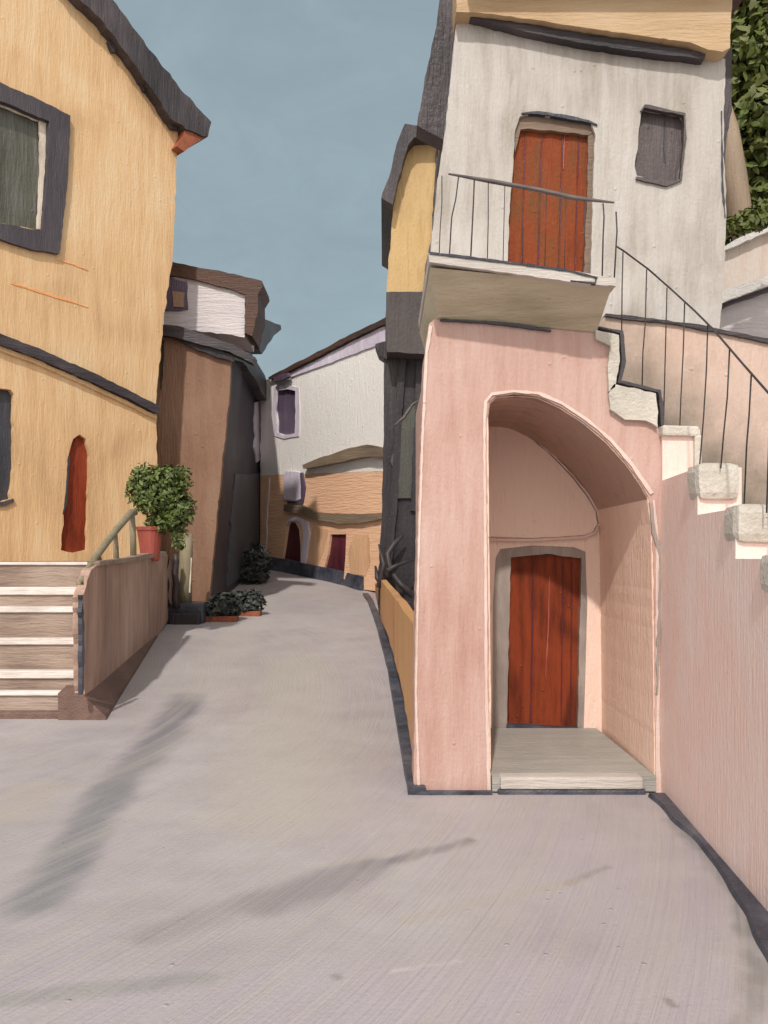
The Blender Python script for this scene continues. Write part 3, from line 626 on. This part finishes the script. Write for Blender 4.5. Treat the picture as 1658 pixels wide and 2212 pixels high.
# back of the recess with its doorway
dfr = [(1062, 1600), (1064, 1300), (1070, 1200), (1082, 1184), (1150, 1176), (1240, 1180), (1262, 1190), (1266, 1300), (1262, 1450), (1258, 1600)]
prism('recess_back_wall', 'tymp', PN, [(960, 1610), (960, 860), (1330, 860), (1330, 1610), (1259, 1610), (1264, 1450), (1268, 1300), (1264, 1192), (1240, 1182), (1150, 1178), (1080, 1186), (1070, 1205), (1064, 1300), (1062, 1610)], 0, .3, jit=0, parent=ph)
prism('tympanum', 'tymp', PN, [(1020, 1158), (1020, 900), (1060, 896), (1085, 906), (1140, 942), (1190, 985), (1235, 1032), (1268, 1075), (1286, 1105), (1290, 1130), (1280, 1148), (1262, 1156), (1150, 1162)], .05, .06, jit=1.2, parent=ph)
band('tympanum_lip', 'pinkedge', PN, [(1060, 893), (1085, 903), (1140, 938), (1192, 981), (1238, 1028), (1272, 1072), (1291, 1106), (1295, 1130), (1284, 1151), (1262, 1160), (1150, 1167), (1020, 1165)], [1, 2, 3, 3, 3, 4, 5, 4, 4, 5, 5, 5], .062, .03, ph, jit=.6)
dr = prism('door', 'doorlow', PN, [(1098, 1575), (1098, 1380), (1102, 1200), (1180, 1194), (1252, 1200), (1253, 1380), (1248, 1578)], -.10, .08, jit=.8, parent=ph)
prism('frame', 'greyframe', PN, [(1060, 1600), (1063, 1300), (1070, 1200), (1082, 1184), (1150, 1176), (1240, 1180), (1264, 1190), (1268, 1300), (1264, 1450), (1260, 1600), (1247, 1600), (1250, 1400), (1256, 1206), (1180, 1196), (1103, 1204), (1098, 1400), (1094, 1600)], -.02, .2, jit=.8, parent=dr)
band('lintel_gap', 'night', PN, [(1108, 1199), (1150, 1195), (1190, 1197)], [6, 9, 4], -.06, .05, dr, jit=.8)
band('threshold', 'gutter', PN, [(1094, 1568), (1150, 1573), (1248, 1576)], [7, 10, 8], -.0, .1, dr)
band('board_edge', 'pot', PN, [(1186, 1245), (1184, 1350), (1178, 1460), (1184, 1490)], [2, 3, 2, 1], -.085, .02, dr, jit=.5)
band('board_edge', 'maroon', PN, [(1152, 1215), (1150, 1350), (1146, 1560)], [2, 3, 3], -.085, .02, dr, jit=.6)
for du in (1215, 1235):
    band('board_edge', 'maroon', PN, [(du, 1215), (du-1, 1350), (du-3, 1560)], [1, 2, 1.5], -.086, .02, dr, jit=.5)
# threshold slab
zt = EYE-(1676-HZ)/F*(YP-.02)
x1 = (1396-CX)/F*(YP-.1)
zb = EYE-372/F*YN
hull('doorstep', 'slab', [(.955, YP-.04, .02), (2.40, YP-.04, .02), (2.24, YN-.01, .02), (.90, YN-.01, .02)], [(.955, YP-.04, zt), (2.40, YP-.04, zt), (2.24, YN-.01, zb), (.90, YN-.01, zb)], ph)
box('doorstep_edge', 'edge', 1.02, 2.27, YP-.10, YP+.12, zt-.10, zt+.008, ph, bev=.02)
box('doorstep_shade_strip', 'gutter', 1.0, 2.3, YP-.09, YP+.0, -.03, zt-.103, ph, bev=.02)  # dark strip put in for the shade gap below the step edge
# pale edges where the wash is thick, edge highlight painted in
band('wall_edge', 'pinkedge', PP, [(904, 1700), (898, 1500), (904, 1200), (912, 950), (921, 760), (930, 704)], [6, 4, 4, 5, 6, 7], .012, .03, ph, jit=.9)
band('arch_edge', 'pinkedge', PP, [(1056, 1712), (1050, 1500), (1048, 1200), (1046, 1000), (1046, 905), (1049, 866), (1062, 851), (1110, 845), (1163, 849), (1214, 871), (1267, 906), (1318, 949), (1358, 995), (1390, 1040), (1408, 1066)], [7, 6, 6, 5, 6, 7, 7, 5, 6, 6, 6, 7, 8, 9, 8], .014, .04, ph, jit=.9)
band('arch_edge', 'pinkedge', PP, [(1411, 1080), (1420, 1180), (1419, 1350), (1421, 1500), (1420, 1640), (1424, 1712)], [5, 8, 7, 6, 9, 16], .010, .03, ph, jit=1)
band('mossy_stain_board', 'greyframe', PP, [(1404, 1085), (1412, 1150), (1430, 1200), (1428, 1290), (1421, 1390), (1419, 1500)], [4, 9, 13, 12, 7, 3], .018, .03, ph, jit=1.4)
# balcony
PT = Plane((0, 7.36), (1, 7.36))
topc = [PT.pt(928, 578), PT.pt(1130, 598), PT.pt(1322, 616)]; botc = [PP.pt(944, 688, .02), PP.pt(1120, 702, .02), PP.pt(1288, 718, .02)]
V = []; 
for t_, b2 in zip(topc, botc): V += [t_, Vector((t_.x, 9.49, t_.z)), Vector((b2.x, 9.49, b2.z)), b2]
Fc = [(0, 1, 2, 3), (8, 9, 10, 11)]
for i in range(2):
    for k in range(4): a = i*4; Fc.append((a+k, a+(k+1) % 4, a+4+(k+1) % 4, a+4+k))
mesh('balcony_corbel', V, Fc, 'corbel', ph)
bs_ = prism('balcony_slab', 'edge', PT, [(925, 546), (1010, 553), (1130, 570), (1240, 586), (1328, 600), (1330, 618), (1250, 612), (1130, 594), (1010, 578), (927, 566)], .05, 2.16, jit=1.1, parent=ph)
band('slab_line', 'night', PT, [(927, 546), (1010, 556), (1130, 571), (1220, 583), (1290, 600)], [5, 6, 4, 5, 4], .06, .05, ph, jit=.8)
band('slab_line', 'night', PT, [(1232, 606), (1286, 612), (1287, 600)], [2, 4, 3], .065, .05, ph, jit=.6)
band('corbel_line', 'night', PP, [(950, 691), (1060, 697), (1120, 703), (1190, 714)], [2, 5, 7, 3], .04, .05, ph, jit=.8)
# white storey
dU = [(1095, 640), (1098, 480), (1108, 360), (1112, 280), (1122, 252), (1150, 246), (1276, 266), (1285, 290), (1280, 400), (1274, 640)]
wU = [(1392, 232), (1470, 246), (1480, 258), (1476, 330), (1466, 392), (1440, 396), (1375, 380), (1370, 360), (1378, 300), (1384, 245)]
prism('upper_wall', 'white', PW, [(925, 700), (928, 560), (944, 400), (960, 290), (972, 180), (984, 60), (990, 18), (1290, 80), (1566, 128), (1562, 300), (1568, 470), (1560, 640), (1552, 720), (1552, 1300), (1345, 1300), (1345, 750), (925, 750)], 0, .3, [dU, wU], 1.5, ph)
box('upper_body', 'white', .86, 3.5, 9.803, 14, 4.2, 8.4, ph)
ud = prism('door', 'doorup', PW, [(1085, 660), (1088, 480), (1104, 265), (1200, 274), (1290, 292), (1284, 660)], -.10, .06, parent=ph, jit=0)
prism('lintel', 'lintel', PW, [(1110, 262), (1124, 250), (1160, 246), (1280, 266), (1287, 284), (1270, 292), (1200, 284), (1140, 278), (1124, 280), (1112, 330)], -.04, .06, parent=ud)
prism('jamb', 'lintel', PW, [(1270, 290), (1286, 290), (1282, 420), (1276, 640), (1258, 640), (1268, 420)], -.045, .06, parent=ud)
for u0, u1 in ((1135, 1124), (1170, 1160), (1215, 1205), (1250, 1240)):
    band('board_gap', 'maroon', PW, [(u0, 290), ((u0+u1)/2, 450), (u1, 640)], [2.5, 2, 2.5], -.09, .03, ud, jit=.6)
band('board_edge', 'pot', PW, [(1219, 290), (1217, 330), (1216, 366)], [1.5, 3, 2], -.085, .03, ud, jit=.4)
band('lintel_line', 'night', PW, [(1126, 245), (1160, 243), (1210, 250), (1270, 262), (1290, 270)], [3, 6, 7, 5, 2], .02, .06, ud)
prism('shutter', 'taupe', PW, [(1385, 226), (1486, 242), (1484, 400), (1364, 388)], -.08, .05, parent=ph, jit=0)
band('shutter_frame', 'taupe', PW, [(1384, 240), (1392, 229), (1478, 247), (1479, 300), (1470, 388), (1440, 398), (1374, 384)], [3, 7, 6, 6, 5, 9, 6], .03, .06, ph)
band('shutter_gap', 'night', PW, [(1436, 260), (1434, 310), (1437, 352)], [1, 3, 2], -.07, .03, ph, jit=.6)
band('eave_line', 'slate_h', PW, [(1015, 36), (1060, 42), (1130, 58), (1250, 82), (1400, 104), (1522, 122)], [3, 13, 18, 20, 21, 10], .12, .14, ph)
prism('cornice', 'cornice', PW, [(985, -60), (1586, -60), (1578, 40), (1576, 104), (1560, 112), (1530, 108), (1490, 92), (1300, 66), (1160, 44), (1060, 30), (985, 26)], .2, .5, parent=ph, jit=1.4)
box('roof', 'umber', .85, 3.9, 9.0, 14.3, EYE+1262/F*9.1, EYE+1262/F*9.1+.18, ph)
prism('roof_edge_board', 'slate', Plane((0, 10.0), (1, 10.0)), Z5((300, -60), (400, -60), (360, 120), (345, 300), (322, 480), (325, 590), (200, 520), (205, 480), (240, 300), (285, 90)), 0, .3, parent=ph, jit=1.5)
prism('corner_board', 'slate', Plane((0, 9.75), (1, 9.75)), [(1550, 110), (1580, 100), (1580, 240), (1568, 300), (1555, 500)], 0, 1, parent=ph)
band('corner_crack', 'night', PW, [(1558, 240), (1560, 400), (1566, 470)], [2, 4, 2], .012, .03, ph)
# balcony railing
br = rod('balcony_railing', 'rail', [PT.pt(968, 376), PT.pt(1060, 392), PT.pt(1160, 410), PT.pt(1240, 428), PT.pt(1326, 438)], [.008, .019, .019, .021, .008], ph)
for q, r in ((((954, 380), (954, 440), (950, 500), (948, 552)), .006), (((990, 382), (984, 430), (975, 470), (970, 556)), .008), (((1024, 388), (1022, 440), (1019, 500), (1016, 560)), .009), (((1054, 394), (1054, 480), (1052, 566)), .006),
             (((1090, 400), (1088, 480), (1086, 570)), .005), (((1130, 404), (1129, 500), (1128, 576)), .005), (((1180, 414), (1178, 500), (1176, 582)), .005), (((1222, 424), (1220, 520), (1218, 590)), .005), (((1302, 440), (1304, 470), (1302, 512), (1300, 600)), .009), (((1262, 430), (1260, 520), (1258, 596)), .005), (((1330, 458), (1332, 500), (1330, 532), (1326, 604)), .009)):
    rod('baluster', 'iron', [PT.pt(u, v) for u, v in q], r*.7, br, seg=6)

# ------------------------------------------------------------------ outdoor staircase
PSd = Plane((2.45, 7.76), (2.22, 5.08))
oc = thing('outdoor_staircase', 'outdoor stone staircase descending along the pink side wall, thin iron railing', 'staircase', (3.0, 6.8, 0))
# stepped parapet that carries it: each riser faces down the stair
xs = lambda y: 2.22+(y-5.08)*.0858
lv = [(7.74, 3.21), (6.595, 2.76), (5.687, 2.405), (4.96, 2.08), (4.35, 1.75), (3.8, 1.42), (3.3, 1.08), (2.8, .75), (2.3, .4)]
prof = [(8.2, 0), (8.2, 3.21)]
for i, (y, z) in enumerate(lv):
    prof.append((y, z)); prof.append((y, lv[i+1][1] if i+1 < len(lv) else 0))
V = [Vector((xs(y), y, z-.05 if z == 0 else z)) for y, z in prof]; n_ = len(V); V += [v+Vector((.33, 0, 0)) for v in V]
tri = tessellate_polygon([[Vector((y, z, 0)) for y, z in prof]])
Fc = [tuple(t) for t in tri]+[tuple(i+n_ for i in reversed(t)) for t in tri]+[(i, (i+1) % n_, (i+1) % n_+n_, i+n_) for i in range(n_)]
mesh('side_wall', V, Fc, 'pinkside', oc)
for q in ([(1286, 712), (1336, 724), (1338, 780), (1328, 836), (1314, 846), (1312, 790), (1318, 748), (1286, 732)],
          [(1326, 830), (1370, 838), (1416, 850), (1421, 890), (1420, 924), (1395, 908), (1350, 906), (1318, 884), (1314, 850)]):
    prism('step', 'stone', PP, q, .05, 1.45, parent=oc, jit=2.0)
band('step_shadow_line', 'frame', PP, [(1290, 706), (1342, 717), (1347, 780), (1338, 824), (1380, 834), (1424, 845), (1430, 885), (1430, 918)], [3, 8, 9, 9, 6, 8, 9, 6], .02, .2, oc, jit=1.2)  # dark line shaped as the shadow the steps throw behind them
for i, (y, z) in enumerate(lv[:8]):
    th_ = [.06, .25, .22, .2, .2, .2, .2, .2][i]; x = xs(y)
    o = box('step', 'stone', x-.012, x+.31, y-.05, y+(.22 if i else .3), z-th_, z+.03, oc, bev=[.02, .06, .06, .05, .04, .04, .04, .04][i])
    wobble(o, .018, 5)
    if i == 0: box('step_edge', 'stone', x+.27, x+.335, y-.04, y+.1, z-.33, z-.055, oc, bev=.015)
for i, (y, z) in enumerate(lv[:8]):
    ya = lv[i-1][0] if i else 8.35
    box('tread', 'stepstone', xs(y)+.34, 3.75, y, ya-.002, 0, max(.05, z-.85), oc)

# railing of the stair
S = lambda u, v: PSd.pt(u, v, -.15) if u > 1432 else PP.pt(u, v, -.05)
hr = rod('railing', 'iron', [PP.pt(1330, 532, 0), PP.pt(1346, 542, -.05), PP.pt(1400, 582, -.05), S(1450, 626), S(1500, 672), S(1540, 712), S(1600, 782), S(1658, 848), S(1760, 960)], .008, oc)
for q in (((1345, 545), (1343, 620), (1342, 740)), ((1396, 582), (1393, 700), (1388, 760), (1386, 842)), ((1440, 622), (1438, 700), (1432, 930)), ((1478, 655), (1475, 760), (1470, 860), (1467, 936)),
          ((1528, 700), (1525, 800), (1519, 900), (1510, 1010)), ((1575, 756), (1570, 860), (1562, 940), (1556, 1012)), ((1622, 808), (1617, 900), (1612, 960), (1606, 1100)), ((1664, 856), (1660, 960), (1655, 1108)), ((1720, 918), (1714, 1080), (1710, 1200))):
    rod('baluster', 'iron', [S(*p) for p in q], .0055, hr, seg=6)
# ------------------------------------------------------------------ garden wall behind the staircase
gw = thing('garden_wall', 'pale peach wall behind the outdoor staircase, with grey-green shade painted towards its foot', 'wall', (3.4, 9.3, 0))
PG = Plane((0, 9.3), (1, 9.3))
prism('wall', 'backwall', PG, [(1288, 690), (1312, 684), (1400, 694), (1500, 708), (1600, 728), (1700, 748), (1990, 790), (1990, 1680), (1345, 1680), (1345, 880), (1288, 870)], 0, .18, parent=gw, jit=1.5)
band('coping', 'slate_h', PG, [(1308, 680), (1360, 686), (1430, 694), (1500, 704), (1600, 724), (1700, 744), (1990, 786)], [6, 10, 6, 10, 8, 9, 9], .04, .24, gw)

# ------------------------------------------------------------------ neighbour house on the far right
nh = thing('hillside_house', 'small pinkish white house above the garden wall with white edged roof', 'house', (5.6, 12, 0))
PH = Plane((0, 11.6), (1, 11.6)); PH2 = Plane((0, 10.8), (1, 10.8))
prism('wall', 'pinkwhite', PH, [(1545, 548), (1580, 528), (1640, 500), (1700, 480), (2000, 400), (2000, 1400), (1545, 1400)], 0, 2, parent=nh)
band('coping', 'snow', PH, [(1556, 540), (1590, 524), (1640, 500), (1700, 478), (2000, 395)], [8, 12, 14, 14, 14], .12, 2.2, nh, jit=2)
prism('lean_to_roof', 'snow', PH2, [(1560, 626), (1610, 612), (1700, 580), (1900, 520), (1900, 545), (1700, 604), (1610, 634), (1556, 656)], .25, .9, parent=nh)
band('roof_underside', 'slate_h', PH2, [(1550, 664), (1600, 642), (1700, 610), (1900, 550)], [10, 10, 8, 8], .15, .6, nh)
prism('lean_to_wall', 'lilac', PH2, [(1550, 670), (1600, 645), (1700, 612), (1900, 552), (1900, 1400), (1550, 1400)], 0, .75, parent=nh)

# ------------------------------------------------------------------ tree on the slope
yT = 16.0
tr = thing('tree', 'olive green tree rising behind the white storey at the right edge', 'tree', (at(1690, 0, yT).x, yT+.6, 0))
tx = at(1690, 0, yT).x
rod('trunk', 'bark', [(tx, yT+.6, 0), (tx-.1, yT+.6, 3), (tx-.35, yT+.3, 5.5), (tx-.2, yT+.3, 9)], [.5, .42, .34, .2], tr, seg=12)
rod('limb', 'bark', [at(1640, 600, yT-1), at(1598, 470, yT-1.2), at(1586, 380, yT-1.2), at(1578, 280, yT-1.2), at(1570, 220, yT-1.1)], [.26, .2, .2, .13, .05], tr, seg=12)
rod('limb', 'bark', [(tx-.3, yT+.3, 6), (tx+.8, yT+.2, 7.5), (tx+1.4, yT+.2, 9)], [.25, .18, .08], tr)
bl_ = [(at(u, v, yT+random.uniform(-.3, .8)), (r, r*.9, r*.85)) for u, v, r in ((1610, 20, 1.1), (1680, 60, 1.3), (1610, 140, .9), (1690, 200, 1.3), (1650, 270, .9), (1720, 340, 1.3), (1668, 380, .8), (1610, 470, .65), (1660, 450, .8), (1570, 490, .45), (1740, 480, 1.2), (1780, 150, 1.5), (1850, 320, 1.6), (1640, -80, 1.4), (1760, -60, 1.5))]
leaves('crown', 'leaftree', bl_, 32000, .115, tr, shell=.25)

hp = at(1600, 512, 9.62)
hd = thing('trailing_hedge', 'low olive green hedge lying on the white coping right of the white storey', 'hedge', hp)
leaves('foliage', 'leaftree', [(at(u, v, 9.7), (r, r*.6, r*.62)) for u, v, r in ((1556, 496, .13), (1590, 488, .17), (1628, 474, .2), (1665, 456, .22), (1710, 440, .25))], 2600, .05, hd, shell=.2)
rod('stem', 'bark', [at(1540, 520, 9.75), at(1600, 500, 9.75), at(1700, 455, 9.75)], .02, hd)
